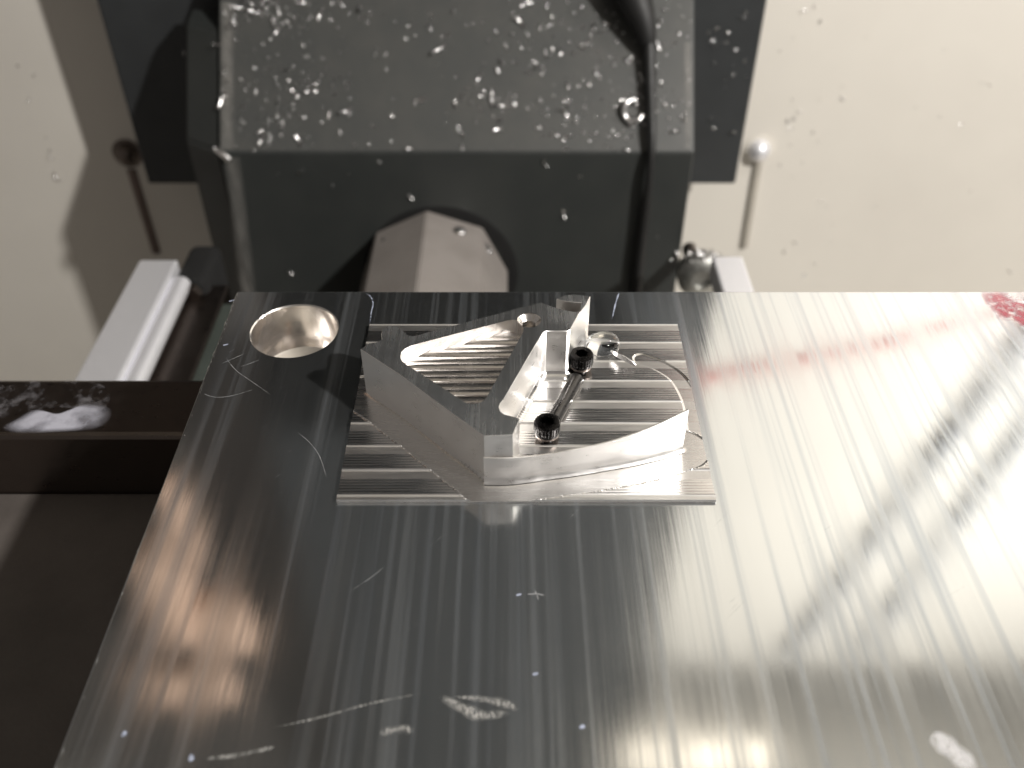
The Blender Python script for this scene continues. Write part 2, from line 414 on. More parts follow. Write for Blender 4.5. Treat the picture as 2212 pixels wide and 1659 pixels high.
# vise under the plate: jaw bar and body
vz1, vz2 = -3.0, -5.2
yb0 = gz(200, 818, vz1).y; yb1 = gz(200, 941, vz1).y
vi = thing('machine_vise', (-12, yb1, -9), 'dark oily steel vise with a square jaw bar reaching left from under the plate', 'vise')
jaw = bm_obj('jaw_bar', box_bm((-26, yb1, vz2 - 0.6), (12, yb0, vz1), 0.14, 2), M_STEEL, vi)
bm_obj('vise_body', box_bm((-26, 2, -9), (12, yb1 - 0.01, vz2), 0.06), M_CASTING, vi)
# powder residue on the jaw
def blob_patch(name, pxs, z, mat, parent=None, lift=0.004, thick=0.012):
    P = catmull([gz(x, y, z) for x, y in pxs], 6, True)
    c = sum(P, Vector()) / len(P); n = len(P)
    vs = [Vector((p.x, p.y, z + lift)) for p in P] + [Vector(((p.x * .7 + c.x * .3), p.y * .7 + c.y * .3, z + lift + thick)) for p in P] + [Vector((c.x, c.y, z + lift + thick))]
    fs = [(i, (i + 1) % n, n + (i + 1) % n, n + i) for i in range(n)] + [(n + i, n + (i + 1) % n, 2 * n) for i in range(n)]
    o = mesh_obj(name, vs, fs, mat, parent, True)
    at = o.data.attributes.new('soft', 'FLOAT', 'POINT'); at.data.foreach_set('value', [0.0] * n + [1.0] * (n + 1))
    return o
M_POWDER = NT('white_residue'); M_POWDER.set(Base_Color=(0.42, 0.42, 0.48, 1), Roughness=0.9)
M_POWDER.l(M_POWDER.rmap(M_POWDER.noise(M_POWDER.coord((0.9, 0.9, 0.9)), 1, 6, 0.6), 0.30, 0.58, 0.1, 0.9), (_pm := M_POWDER.n('ShaderNodeMath', operation='MULTIPLY')).inputs[0]); M_POWDER.l(M_POWDER.n('ShaderNodeAttribute', attribute_name='soft').outputs['Fac'], _pm.inputs[1]); M_POWDER.l(_pm.outputs[0], M_POWDER.p.inputs['Alpha']); M_POWDER = M_POWDER.m
M_STAIN = NT('grey_water_stain'); M_STAIN.set(Base_Color=(0.30, 0.29, 0.31, 1), Roughness=0.7)
M_STAIN.l(M_STAIN.rmap(M_STAIN.noise(M_STAIN.coord((1.3, 1.3, 1.3)), 1, 6, 0.75), 0.48, 0.72, 0.0, 0.5), M_STAIN.p.inputs['Alpha']); M_STAIN = M_STAIN.m
tag(blob_patch('coolant_residue', [(5, 925), (35, 905), (75, 885), (120, 893), (150, 885), (185, 873), (235, 880), (238, 905), (205, 927), (120, 934), (40, 936)], vz1, M_POWDER), 'white powdery residue patch lying on the dark vise jaw bar', 'residue')

blob_patch('water_stain', [(-120, 822), (40, 822), (180, 822), (225, 835), (238, 860), (215, 885), (120, 880), (20, 900), (-120, 930)], vz1, M_STAIN, vi, 0.003, 0.004)
# ------------------------------------------------------------------ things seen only mirrored in the plate
hd = thing('spindle_head', (-4, 30, 60), 'dark grey spindle head above the work', 'spindle head')
bm_obj('head_body', box_bm((-15, 40, 24), (8.5, 52.9, 82.9), 0.6), M_PANEL, hd)
def hose(name, pts, r, m, lab):
    return tag(tube(name, [mirror_pt(*p) for p in pts], r, m), lab, 'hose')
hose('red_hose', [(1440, 836, 46), (1560, 806, 48), (1750, 772, 49), (1930, 735, 51), (2090, 690, 53), (2300, 630, 56)], 0.36, M_RED, 'red hose looping in front of the upper back wall')
hose('blue_hose', [(2330, 590, 56.2), (2212, 745, 56.2), (2085, 910, 56.2), (1960, 1075, 56.2), (1830, 1250, 56.2), (1700, 1420, 56.2)], 0.6, M_BLUE, 'blue grey hose hanging before the upper wall, nearer the spindle head')
hose('blue_hose', [(2400, 690, 56.2), (2290, 840, 56.2), (2180, 985, 56.2), (2070, 1130, 56.2), (1960, 1280, 56.2), (1860, 1410, 56.2)], 0.6, M_BLUE, 'blue grey hose hanging before the upper wall, farther from the spindle head')
td = thing('added_tan_shape', (-25, 40, 30), 'unseen tan orange shape added for the warm patch reflected in the plate', 'reflected shape')  # unseen, added so the plate mirrors a warm patch
def mbox(px0, px1, py0, py1, y, d):
    a = mirror_pt(px0, py0, y); b = mirror_pt(px1, py1, y)
    return (min(a.x, b.x), y, min(a.z, b.z)), (max(a.x, b.x), y + d, max(a.z, b.z))
bm_obj('tan_shape_body', box_bm(*mbox(262, 430, 1215, 1405, 38, 3), 0.8), M_TAN, td)
bm_obj('tan_shape_arm', box_bm(*mbox(400, 545, 1320, 1420, 38.2, 2), 0.6), M_TAN, td)
bm_obj('tan_shape_neck', box_bm(*mbox(330, 425, 1060, 1230, 38.1, 2), 0.6), M_TAN, td)
bm_obj('tan_shape_top', box_bm(*mbox(265, 500, 1465, 1530, 38.1, 2), 0.4), M_TAN, td)
tm = thing('added_dark_box', (-26, 44, 10), 'dark brown grey tool magazine housing left of the spindle head', 'tool magazine')  # unseen box, added to keep the plate's left reflection dark
bm_obj('dark_box_body', box_bm((-44, 45, 12), (-15.3, 52.5, 82.9), 0.8), mat_paint('brown_grey_paint', (0.085, 0.075, 0.068), 0.5), tm)
# ------------------------------------------------------------------ aluminium plate
PT = 2.4
plx = gz(511, 632, 0).x; ply = gz(1100, 630, 0).y
plate = thing('aluminium_plate', (0, 12, -PT), 'large polished aluminium plate with rolling streaks carrying the milled bracket', 'metal plate')
hc = gz(636, 713, 0); HR = 1.05
o = bm_obj('plate_body', box_bm((plx, 3.0, -PT), (24, ply, 0), 0.025, 2), M_PLATE, plate)
o.data.materials.append(M_HOLE)
vs, fs = lathe([(HR + 0.03, 0.05), (HR + 0.03, 0.0), (HR, -0.03), (HR, -1.35), (0.6, -1.62), (0.001, -1.75)], 96, hc)
fs = fs + [tuple(range(96))]
cut = mesh_obj('cutter', vs, fs, M_HOLE)
bmx = bmesh.new(); bmx.from_mesh(cut.data); bmesh.ops.recalc_face_normals(bmx, faces=bmx.faces); bmx.to_mesh(cut.data); bmx.free()
boolean(o, [cut])
o.data.polygons.foreach_set('use_smooth', [True] * len(o.data.polygons)); o.data.set_sharp_from_angle(angle=R(12))

# ------------------------------------------------------------------ milled bracket
T = 0.08; H = 1.32
c0 = gz(727, 1080.5, T); c1 = gz(1549, 1079, T); c2 = gz(1462, 701, T); c3 = gz(798, 701, T)
X0 = (c0.x + c3.x) / 2; X1 = (c1.x + c2.x) / 2; Y0 = (c0.y + c1.y) / 2; Y1 = (c2.y + c3.y) / 2
print('rect', X0, X1, Y0, Y1, [tuple(c) for c in (c0, c1, c2, c3)])
part = thing('milled_bracket', ((X0 + X1) / 2, (Y0 + Y1) / 2, 0), 'freshly milled aluminium bracket on a thin striped rectangular base on the plate', 'machined part')

def G(pts, z=H): return [gz(x, y, z).to_2d() for x, y in pts]
ISL = G([(778.6, 754), (862.6, 808.6), (979.4, 895), (1045.5, 941.5), (1108, 939.5), (1119, 915), (1122.3, 907), (1117, 901.5), (1104, 898), (1090, 894.5), (1082, 889), (1078.5, 880), (1081, 872),
         (1090.7, 858.8), (1138.7, 776), (1169, 725), (1174, 718.5), (1181, 715.2), (1205, 714.8), (1225, 715.2), (1231.5, 713), (1243.3, 691), (1250, 678), (1265, 660), (1275.3, 640), (1262, 638), (1240, 635.5), (1222, 637), (1202, 645), (1211, 648.5),
         (1221.5, 650.4), (1239, 652.6), (1256, 653.8), (1252.5, 671), (1246, 673.2), (1236, 672.6), (1217, 669), (1191, 661.3), (1169.1, 653.2), (1106, 669), (996.8, 698.4), (924.8, 717), (908, 722), (892, 725.7), (880, 723), (872.4, 717), (867, 709.5), (858, 704.5),
         (841.9, 703.4), (832, 706), (826, 712), (823.3, 721.3), (824.5, 733), (814, 739), (797, 741)])
PB = 0.012
def inset(poly, d):
    n = len(poly); out = []
    area = sum(poly[i].x * poly[(i + 1) % n].y - poly[(i + 1) % n].x * poly[i].y for i in range(n))
    s = 1 if area > 0 else -1
    for i in range(n):
        a, b, c = poly[i - 1], poly[i], poly[(i + 1) % n]
        e1 = (b - a).normalized(); e2 = (c - b).normalized()
        n1 = Vector((-e1.y, e1.x)) * s; n2 = Vector((-e2.y, e2.x)) * s
        m = (n1 + n2); L = m.length
        m = m / L if L > 1e-6 else n1
        k = min(1 / max(m.dot(n1), 0.35), 2.2)
        out.append(b + m * d * k)
    return out
isl_in = inset(ISL, PB)
n = len(ISL)
vs = [(p.x, p.y, T - 0.06) for p in ISL] + [(p.x, p.y, H - PB) for p in ISL] + [(p.x, p.y, H) for p in isl_in]
fs = [(i, (i + 1) % n, n + (i + 1) % n, n + i) for i in range(n)] + [(n + i, n + (i + 1) % n, 2 * n + (i + 1) % n, 2 * n + i) for i in range(n)]
tris = tessellate_polygon([[Vector((p.x, p.y, 0)) for p in isl_in]])
fs += [tuple(2 * n + k for k in t) for t in tris]
tris = tessellate_polygon([[Vector((p.x, p.y, 0)) for p in ISL]])
fs += [tuple(t) for t in tris]
isl = mesh_obj('bracket_body', vs, fs, M_WALL_MILLED, part)
bmx = bmesh.new(); bmx.from_mesh(isl.data); bmesh.ops.recalc_face_normals(bmx, faces=bmx.faces); bmx.to_mesh(isl.data); bmx.free()
isl.data.materials.append(M_TOP); isl.data.materials.append(M_HOLE)
# cutters: triangular pocket, countersunk hole, corner hole
TRI = G([(864.8, 768), (867, 760), (874.6, 753), (888.8, 746.4), (950, 730), (1020, 712), (1095, 692.5), (1107, 690.8), (1118, 692), (1127, 696), (1132, 703), (1131.5, 712), (1127.8, 722), (1090, 789),
         (1052, 857), (1046, 864.5), (1036, 870.3), (1027, 872.6), (1018, 873), (1010, 872), (1003, 868.6), (990, 860), (931.4, 821.7), (876.8, 787), (869, 781), (865.5, 775)])
PD = 0.36
def loc2(v): return v
def cutter_from(poly, z0, z1, mat):
    b = prism_bm([(p.x, p.y) for p in poly], z0, z1)
    c = bm_obj('cutter', b, mat); return c
tri_c = cutter_from(TRI, H - PD, H + 0.2, M_WALL_MILLED)
h1 = gz(1143, 691.5, H); h2 = gz(1018.5, 860.5, H - 0.1)
def rev_cutter(c, prof, mat):
    v, f = lathe(prof, 48, c); f = f + [tuple(range(48))]
    b = bmesh.new(); me = bpy.data.meshes.new('t'); me.from_pydata(v, [], f); b.from_mesh(me); bpy.data.meshes.remove(me)
    return bm_obj('cutter', b, mat)
k1 = rev_cutter(h1, [(0.27, 0.05), (0.27, -0.02), (0.15, -0.13), (0.14, -0.8), (0.001, -0.86)], M_HOLE)
k2 = rev_cutter((h2.x, h2.y, H), [(0.155, 0.05), (0.155, -0.30), (0.15, -0.9), (0.001, -0.95)], M_HOLE)
boolean(isl, [tri_c, k1, k2])
me = isl.data
for p in me.polygons:
    zc = sum((me.vertices[i].co.z for i in p.vertices)) / len(p.vertices)
    cx = p.center + part.location
    if p.normal.z > 0.9 and zc > H - 0.02: p.material_index = 1
    elif (cx.xy - h1.to_2d()).length < 0.275 or ((cx.xy - h2.to_2d()).length < 0.17 and zc < H - 0.02): p.material_index = 2
    p.use_smooth = True
me.set_sharp_from_angle(angle=R(28))

def point_segs(X, Y, pts):
    """distance and signed side to a polyline"""
    best = np.full(X.shape, 1e9)
    for a, b in zip(pts[:-1], pts[1:]):
        dx, dy = b.x - a.x, b.y - a.y
        t = np.clip(((X - a.x) * dx + (Y - a.y) * dy) / (dx * dx + dy * dy), 0, 1)
        d = np.hypot(X - a.x - t * dx, Y - a.y - t * dy); best = np.minimum(best, d)
    return best
def inside(X, Y, poly):
    r = np.zeros(X.shape, bool); n = len(poly)
    for i in range(n):
        a, b = poly[i], poly[(i + 1) % n]
        c = ((a.y > Y) != (b.y > Y)) & (X < (b.x - a.x) * (Y - a.y) / (b.y - a.y + 1e-12) + a.x)
        r ^= c
    return r

# ribbed floor of the triangular pocket
ty = np.linspace(min(p.y for p in TRI) + 0.004, max(p.y for p in TRI) - 0.004, 360)
NR = 13; span = ty[-1] - ty[0]
vs, fs = [], []
for i, y in enumerate(ty):
    xs = []
    for j in range(len(TRI)):
        a, b = TRI[j], TRI[(j + 1) % len(TRI)]
        if (a.y > y) != (b.y > y): xs.append(a.x + (y - a.y) / (b.y - a.y) * (b.x - a.x))
    s = (y - ty[0]) / span * NR
    u = s - math.floor(s); odd = int(math.floor(s)) % 2
    z = H - PD + 0.006 + 0.035 * (1 - (2 * u - 1) ** 2) * (1.0 if odd else 0.6) + 0.012 * odd
    xa, xb = min(xs), max(xs)
    for k in range(9):
        x = xa + (xb - xa) * k / 8
        vs.append((x, y, z))
for i in range(len(ty) - 1):
    for k in range(8):
        a = i * 9 + k; fs.append((a, a + 1, a + 10, a + 9))
mesh_obj('ribbed_pocket_floor', vs, fs, mat_milled('ribbed_pocket_finish', (0.72, 0.68, 0.65), 0.24, (3, 30, 30), 0.004), part, True, 60)

# curved fin
fin_base_px = [(1046, 1039), (1086, 1039.5), (1130, 1035.5), (1173.5, 1029), (1240, 1020), (1304.5, 1009), (1370, 997), (1425, 984), (1474, 969)]
fin_top_px = [(1046, 989), (1080, 989.8), (1112, 988.6), (1173.5, 982.5), (1250, 969), (1304.5, 957.5), (1359, 940), (1426.7, 914.5), (1493, 882)]
FB = catmull([gz(x, y, T) for x, y in fin_base_px], 6); nb = len(FB)
# crest height where the top-edge ray meets the vertical sheet above the base line
FT = []
tp = catmull([Vector((x, y, 0)) for x, y in fin_top_px], 12)
for i, b in enumerate(FB):
    # find the top pixel whose ray passes over this base point
    best = None
    for q in tp:
        d = ray(q.x, q.y); t = b.y / d.y
        err = abs(d.x * t - b.x); z = CAMZ + d.z * t
        if best is None or err < best[0]: best = (err, z)
    FT.append(best[1])
FT = list(np.convolve(np.pad(FT, 2, mode='edge'), np.ones(5) / 5, mode='valid'))
print('fin heights', FT[0], FT[len(FT) // 2], FT[-1])
vs, fs = [], []
for i, b in enumerate(FB):
    t = (FB[min(i + 1, nb - 1)] - FB[max(i - 1, 0)]).normalized(); nr = Vector((t.y, -t.x, 0))  # toward the camera
    z1 = FT[i]; th = 0.10
    prof = [(0.09, T - 0.02), (0.05, T + 0.02), (0.02, T + 0.06), (0.0, T + 0.12)] + [(0.0, T + 0.12 + (z1 - 0.01 - T - 0.12) * k / 4) for k in range(1, 5)] + [(-0.015, z1), (-0.03, z1), (-th, T - 0.02)]
    for off, z in prof: vs.append(b + nr * off + Vector((0, 0, z - b.z)))
m_ = len(prof)
for i in range(nb - 1):
    for k in range(m_ - 1): fs.append((i * m_ + k, (i + 1) * m_ + k, (i + 1) * m_ + k + 1, i * m_ + k + 1))
fs.append(tuple(range(m_))); fs.append(tuple((nb - 1) * m_ + k for k in range(m_))[::-1])
fin = mesh_obj('curved_fin', vs, fs, M_WALL_MILLED, part, True, 40)

# base sheet with milling stripes: a height field
NX, NY = 560, 460
xs = np.linspace(X0, X1, NX); ys = np.linspace(Y0, Y1, NY)
X, Y = np.meshgrid(xs, ys)
per = 0.705; ph = (Y - 14.82) / per
warp = 0.0
u = ph - np.floor(ph)
Z = T + 0.010 * (2 * u - 1) ** 2 + 0.004 * np.sin(np.floor(ph) * 2.3) + np.where(u < 0.62, 0.0011 * np.sin(u * 2 * np.pi * 9 + 0.3 * np.sin(X * 1.2)), 0)
step = np.clip((u - 0.0) / 0.06, 0, 1) * np.clip((1 - u) / 0.03, 0, 1)
Z += 0.022 * (1 - np.clip(np.minimum(u, 1 - u) / 0.045, 0, 1))                         # small ridge left between passes
contour = [v for v in ([ISL[0], ISL[1], ISL[2], ISL[3]])] + [p.to_2d() for p in FB]
d = point_segs(X, Y, contour)
# outer side = toward the camera from the contour line
cx_ = np.array([p.x for p in contour]); cy_ = np.array([p.y for p in contour])
ordx = np.argsort(cx_); yc = np.interp(X, cx_[ordx], cy_[ordx])
outer = Y < yc + 0.02
endx = FB[-1].x
band = ((outer | (X > endx) | (X < ISL[0].x)) & (d < 0.60))
arc = catmull([Vector((*gz(x, y, T).to_2d(), 0)) for x, y in ((1385, 775), (1425, 790), (1462, 815), (1487, 855), (1500, 900), (1505, 940))], 6)
da = point_segs(X, Y, [p.to_2d() for p in arc])
band2 = da < 0.2
bz = T - 0.035 + 0.02 * np.clip(1 - d / 0.10, 0, 1) ** 2
soft = np.clip((0.60 - d) / 0.03, 0, 1)
Z = np.where(band, Z * (1 - soft) + bz * soft, Z)
s2_ = np.clip((0.2 - da) / 0.03, 0, 1)
Z = np.where(band2 & ~band, Z * (1 - s2_) + (T - 0.02) * s2_, Z)
# burr along the edge of the finished band
rnd = np.random.rand(NY, NX)
Z += np.where((np.abs(d - 0.61) < 0.018) & (outer) & (rnd > 0.6), 0.012 * rnd, 0)
fin_ = (((u > 0.66) | (u < 0.06)) & ~band).astype(float) * 0.9 + band * 0.4
ga = gz(1246, 816, T + 0.1).to_2d(); gb = gz(1196, 905, T + 0.1).to_2d()
# smooth fillet round the bracket inside the channel
di = point_segs(X, Y, ISL + [ISL[0]])
inn = ~band
Z += np.where(inn, 0.09 * np.clip(1 - di / 0.14, 0, 1) ** 2, 0)
vs = np.stack([X, Y, Z], -1).reshape(-1, 3)
idx = np.arange(NX * NY).reshape(NY, NX)
q = np.stack([idx[:-1, :-1], idx[:-1, 1:], idx[1:, 1:], idx[1:, :-1]], -1).reshape(-1, 4)
off = np.array(part.location)
allv = list(map(tuple, vs - off)); allf = q.tolist()
# skirt and lip
def skirt(loop):
    base = len(allv)
    for k in loop: p = allv[k]; allv.append((p[0], p[1], 0.001))
    for j in range(len(loop) - 1): allf.append([loop[j], base + j, base + j + 1, loop[j + 1]])
skirt(idx[0, :].tolist()[::-1]); skirt(idx[-1, :].tolist()); skirt(idx[:, 0].tolist()); skirt(idx[:, -1].tolist()[::-1])
me = bpy.data.meshes.new('base_sheet'); me.from_pydata(allv, [], allf); me.update()
me.materials.append(M_BASE); me.materials.append(M_HOLE)
at = me.attributes.new('finish', 'FLOAT', 'POINT'); at.data.foreach_set('value', np.concatenate([fin_.reshape(-1), np.zeros(len(allv) - NX * NY)]).astype(np.float32))
me.polygons.foreach_set('use_smooth', [True] * len(me.polygons)); me.set_sharp_from_angle(angle=R(50))
bs = bpy.data.objects.new('base_sheet', me); COL.objects.link(bs); bs.parent = part
# thin lower lip just proud of the front
bm_obj('base_lip', box_bm((X0 - 0.004, Y0 - 0.005, 0.0005), (X1 + 0.004, Y0 + 0.05, 0.030), 0.004), M_FLOOR, part)

# ------------------------------------------------------------------ socket cap screws
def screw(px, py, ztop, rot, lab):
    c = gz(px, py, ztop)
    t = thing('socket_screw', (c.x, c.y, T), lab, 'screw', 'socket head screws in the bracket channel')
    r = 0.275; hh = 0.31; zb = ztop - hh
    n = 144; vs = []; fs = []
    def kn(a, rad, h): return 1 + (0.03 * (1 if math.sin(a * 24 + 0.1) > 0 else -1) if -0.235 < h < -0.045 else 0)
    prof = [(r * 0.86, 0.0), (r * 0.93, -0.008), (r * 0.985, -0.035), (r, -0.05), (r, -0.06), (r, -0.22), (r, -0.23), (r * 0.985, -0.245), (r * 0.985, -0.295), (r * 0.95, -hh), (0.15, -hh)]
    vs, fs = lathe(prof, n, c, 'Z', kn)
    hx = 0.145; b0 = len(vs)
    for lvl, hr in ((0.0, hx + 0.006), (-0.012, hx), (-0.17, hx)):
        for k in range(n):
            a = 2 * math.pi * k / n; s = (a - rot) % (math.pi / 3) - math.pi / 6
            rr_ = hr * math.cos(math.pi / 6) / math.cos(s)
            vs.append((c.x + rr_ * math.cos(a), c.y + rr_ * math.sin(a), c.z + lvl))
    vs.append((c.x, c.y, c.z - 0.20)); ce = len(vs) - 1
    for k in range(n):
        k2 = (k + 1) % n
        fs.append((k, b0 + k, b0 + k2, k2))
        for q in (0, 1): fs.append((b0 + q * n + k, b0 + (q + 1) * n + k, b0 + (q + 1) * n + k2, b0 + q * n + k2))
        fs.append((b0 + 2 * n + k, ce, b0 + 2 * n + k2))
    o = mesh_obj('screw_head', vs, fs, M_BLACKOX, t, True, 25)
    v, f = lathe([(0.15, zb - c.z), (0.15, T - 0.09 - c.z)], 24, c)
    mesh_obj('shank', v, f, M_BLACKOX, t, True, 40)
    v, f = lathe([(0.15, zb - 0.002 - c.z), (0.262, zb - 0.004 - c.z), (0.262, zb - 0.05 - c.z), (0.15, zb - 0.055 - c.z)], 40, c)
    mesh_obj('washer', v, f, M_STEEL, t, True, 40)
screw(1256.4, 762.8, 0.56, 0.2, 'black socket head cap screw farther from the camera, near the bracket notch')
screw(1182.2, 909.5, 0.56, 0.5, 'black socket head cap screw nearer the camera, beside the bracket tip')

tag(tube('dowel_pin', [Vector((ga.x, ga.y, T + 0.07)), Vector(((ga.x + gb.x) / 2, (ga.y + gb.y) / 2, T + 0.07)), Vector((gb.x, gb.y, T + 0.08))], 0.165,
    mat_milled('polished_dark_steel', (0.085, 0.082, 0.08), 0.30, (20, 20, 20), 0.0006), None, 40), 'polished dark steel dowel pin lying on the base between the two cap screws', 'dowel pin')
# coolant droplet and curled chip on the base
gl = NT('clear_coolant'); gl.set(Base_Color=(0.97, 0.98, 0.98, 1), Roughness=0.03, IOR=1.34); gl.p.inputs['Transmission Weight'].default_value = 1.0
dc = gz(1301, 748, T)
prof = [(0.40 * math.cos(a), 0.34 * math.sin(a)) for a in np.linspace(0.0, math.pi / 2 - 0.01, 12)]
v, f = lathe([(0.38, -0.01)] + prof, 40, (dc.x, dc.y, T + 0.02), 'Z', lambda a, r, h: 1 + 0.06 * math.sin(2 * a + 0.5) + 0.03 * math.sin(3 * a))
f = f + [tuple(range(40))[::-1], tuple(len(v) - 40 + k for k in range(40))]
tag(mesh_obj('coolant_droplet', v, f, gl.m, None, True, 60), 'large clear coolant droplet on the striped base beside the hook', 'droplet')
def curl(name, pts, w, mat, lab, cat='metal chip'):
    P = catmull([Vector(p) for p in pts], 6); vs, fs = [], []
    for i, p in enumerate(P):
        k = math.sin(math.pi * min(max(i / (len(P) - 1), 0.04), 0.97)) ** 0.5
        vs += [p + Vector((0, 0, -w * 0.5 * k)), p + Vector((0.02, -0.02, w * 0.5 * k)), p + Vector((0.035, -0.01, w * 0.5 * k)), p + Vector((0.015, 0.01, -w * 0.5 * k))]
    for i in range(len(P) - 1):
        for a, b in ((0, 1), (1, 2), (2, 3), (3, 0)): fs.append((i * 4 + a, i * 4 + b, i * 4 + 4 + b, i * 4 + 4 + a))
    return tag(mesh_obj(name, vs, fs, mat, None, True, 40), lab, cat)
curl('curled_chip', [gz(1318, 757, 0.24), gz(1334, 767, 0.27), gz(1352, 777, 0.24), gz(1371, 789, 0.16)], 0.14, M_CHIP, 'thin curled bright chip lying in front of the coolant droplet')

# ------------------------------------------------------------------ marks on the plate
def mat_mark(name, base, dens, rough=0.6, scale=(14, 14, 1), metal=0.0, amax=1.0):
    m = NT(name); m.set(Roughness=rough, Metallic=metal, Base_Color=(*base, 1))
    nz = m.noise(m.coord(scale), 1, 5, 0.7)
    at = m.n('ShaderNodeAttribute', attribute_name='soft')
    m.l(m.math('MULTIPLY', m.rmap(nz, 0.60 - dens * 0.4, 0.72 - dens * 0.25, 0, 1), m.math('MULTIPLY', at.outputs['Fac'], amax)), m.p.inputs['Alpha'])
    return m.m
M_SCR = mat_mark('bright_scratch', (0.75, 0.75, 0.76), 0.75, 0.5, (9, 9, 1), 0.4, 0.5)
M_FAINT = mat_mark('faint_scratch', (0.40, 0.40, 0.41), 0.35, 0.5, (9, 9, 1), 0.6)
M_RES = mat_mark('blue_white_residue', (0.42, 0.46, 0.58), 0.62, 0.8, (12, 12, 1))
M_SMEAR = mat_mark('grey_smear', (0.42, 0.41, 0.39), 0.42, 0.6, (34, 11, 1), 0.2)
def strip(name, pxs, w, mat, z=0.003, taper=True, lab=None):
    P = catmull([gz(x, y, 0) for x, y in pxs], 8); vs, fs, soft = [], [], []; w0 = w(0.5) if callable(w) else w
    for i, p in enumerate(P):
        t = (P[min(i + 1, len(P) - 1)] - P[max(i - 1, 0)]).normalized(); nr = Vector((-t.y, t.x, 0))
        s = i / (len(P) - 1); ww = (w(s) if callable(w) else w) * (math.sin(math.pi * min(max(s, .03), .97)) ** 0.5 if taper else 1) / 2
        ww *= 0.75 + 0.5 * noise.noise(Vector((p.x * 4, p.y * 4, 3)))
        for q_, sf in ((1, 0), (0.5, 0.8), (0, 1), (-0.5, 0.8), (-1, 0)):
            vs.append(p + nr * (ww * q_) + Vector((0, 0, z))); soft.append(sf * min(1, 5 * s, 5 * (1 - s)) if w0 > 0.04 else max(sf, 0.4))
    for i in range(len(P) - 1):
        for k in range(4): fs.append((5 * i + k, 5 * i + k + 1, 5 * i + 6 + k, 5 * i + 5 + k))
    o = mesh_obj(name, vs, fs, mat, plate)
    at = o.data.attributes.new('soft', 'FLOAT', 'POINT'); at.data.foreach_set('value', soft)
    if lab: o['label'] = lab
    return o
strip('scratch', [(441, 851), (465, 858), (500, 855), (545, 842)], 0.02, M_SCR)
strip('scratch', [(488, 773), (510, 800), (545, 825), (585, 853)], 0.016, M_SCR)
strip('scratch', [(644, 935), (668, 955), (690, 985), (705, 1030)], 0.015, M_SCR)
strip('scratch', [(760, 1275), (795, 1252), (830, 1225)], 0.012, M_SCR)
strip('scratch', [(480, 785), (530, 763)], 0.016, M_SCR)
strip('scratch', [(520, 792), (560, 778)], 0.016, M_SCR)
strip('scratch', [(590, 1572), (690, 1550), (800, 1520), (915, 1497)], 0.05, M_SMEAR)
strip('smear', [(975, 1505), (1040, 1510), (1090, 1520), (1120, 1534)], lambda s: 0.10 + 0.22 * s, M_SMEAR)
strip('smear', [(950, 1505), (1000, 1530), (1040, 1545), (1100, 1540)], lambda s: 0.30, M_SMEAR, 0.002)
strip('smear', [(440, 1640), (520, 1630), (600, 1612)], 0.14, M_SMEAR)
strip('smear', [(820, 1585), (860, 1575), (895, 1580)], 0.25, M_SMEAR)
strip('residue_trail', [(789, 634), (800, 640), (806, 655), (802, 675), (799, 700)], 0.055, M_RES, lab='pale blue residue trail running from the back edge to the bracket base')
strip('residue_trail', [(1338, 630), (1330, 655), (1322, 690)], 0.06, M_RES)
for (x, y, w) in ((268, 1585, .10), (413, 1637, .11), (1257, 1570, .08), (1156, 1456, .05), (500, 650, .05), (487, 745, .04), (1120, 1285, .05), (788, 838, .04)):
    strip('residue_speck', [(x - 6, y + 1), (x, y), (x + 7, y - 2)], w * 1.7, M_RES, 0.004)
strip('dent', [(1140, 1284), (1158, 1283), (1176, 1286)], 0.03, M_SCR, 0.004)
strip('dent', [(1156, 1276), (1159, 1284), (1163, 1295)], 0.03, M_SCR, 0.005)
for k in range(22):                                                   # short random hairline scratches
    x = random.uniform(330, 2150); y = random.uniform(1110, 1620); L = random.uniform(12, 60); s = random.choice((-0.8, -0.6, -1.0))
    strip('scratch', [(x, y), (x + L * .5, y + L * .5 * s), (x + L, y + L * s)], random.uniform(0.004, 0.008), M_FAINT, 0.0025)
for k in range(16):
    x = random.uniform(400, 760); y = random.uniform(760, 1080); L = random.uniform(6, 24)
    if x < 520 and y > 800: x += 150
    strip('scratch', [(x, y), (x + L * .5, y - L * .3), (x + L, y - L * .5)], random.uniform(0.005, 0.009), M_FAINT, 0.0025)
M_REDS = mat_mark('red_marker_dye', (0.48, 0.12, 0.15), 0.6, 0.5, (5, 5, 1), 0.1, 0.75)
M_SILV = mat_mark('white_flecks', (0.85, 0.82, 0.84), 0.3, 0.4, (6, 6, 1), 0.4)
strip('marker_stain', [(2120, 632), (2170, 655), (2215, 680), (2260, 710)], 1.5, M_REDS, 0.003, lab='deep red marker stain at the far right corner')
strip('marker_stain', [(2140, 655), (2190, 680), (2240, 700)], 1.0, M_REDS, 0.004)
strip('fleck_patch', [(2160, 638), (2190, 645), (2230, 660)], 0.5, M_SILV, 0.006)
strip('polished_spot', [(2010, 1585), (2050, 1615), (2110, 1665)], 0.62, mat_mark('bright_swirl', (0.95, 0.93, 0.95), 0.85, 0.5, (12, 6, 1), 0.2, 0.4), 0.003)

# bright flecks along the sheared left edge of the plate
pl_l = plx
for k in range(60):
    y = random.choice((random.uniform(4, ply), random.uniform(15.5, ply)))
    w = random.uniform(0.02, 0.07); L = random.uniform(0.04, 0.22); x = pl_l + random.uniform(-0.01, 0.02)
    vs = [(x, y, -0.02), (x + w, y + L * .3, 0.004), (x + w * .7, y + L * .8, 0.006), (x, y + L, -0.02)]
    mesh_obj('edge_burr', vs, [(0, 1, 2, 3)], M_CHIP, plate)

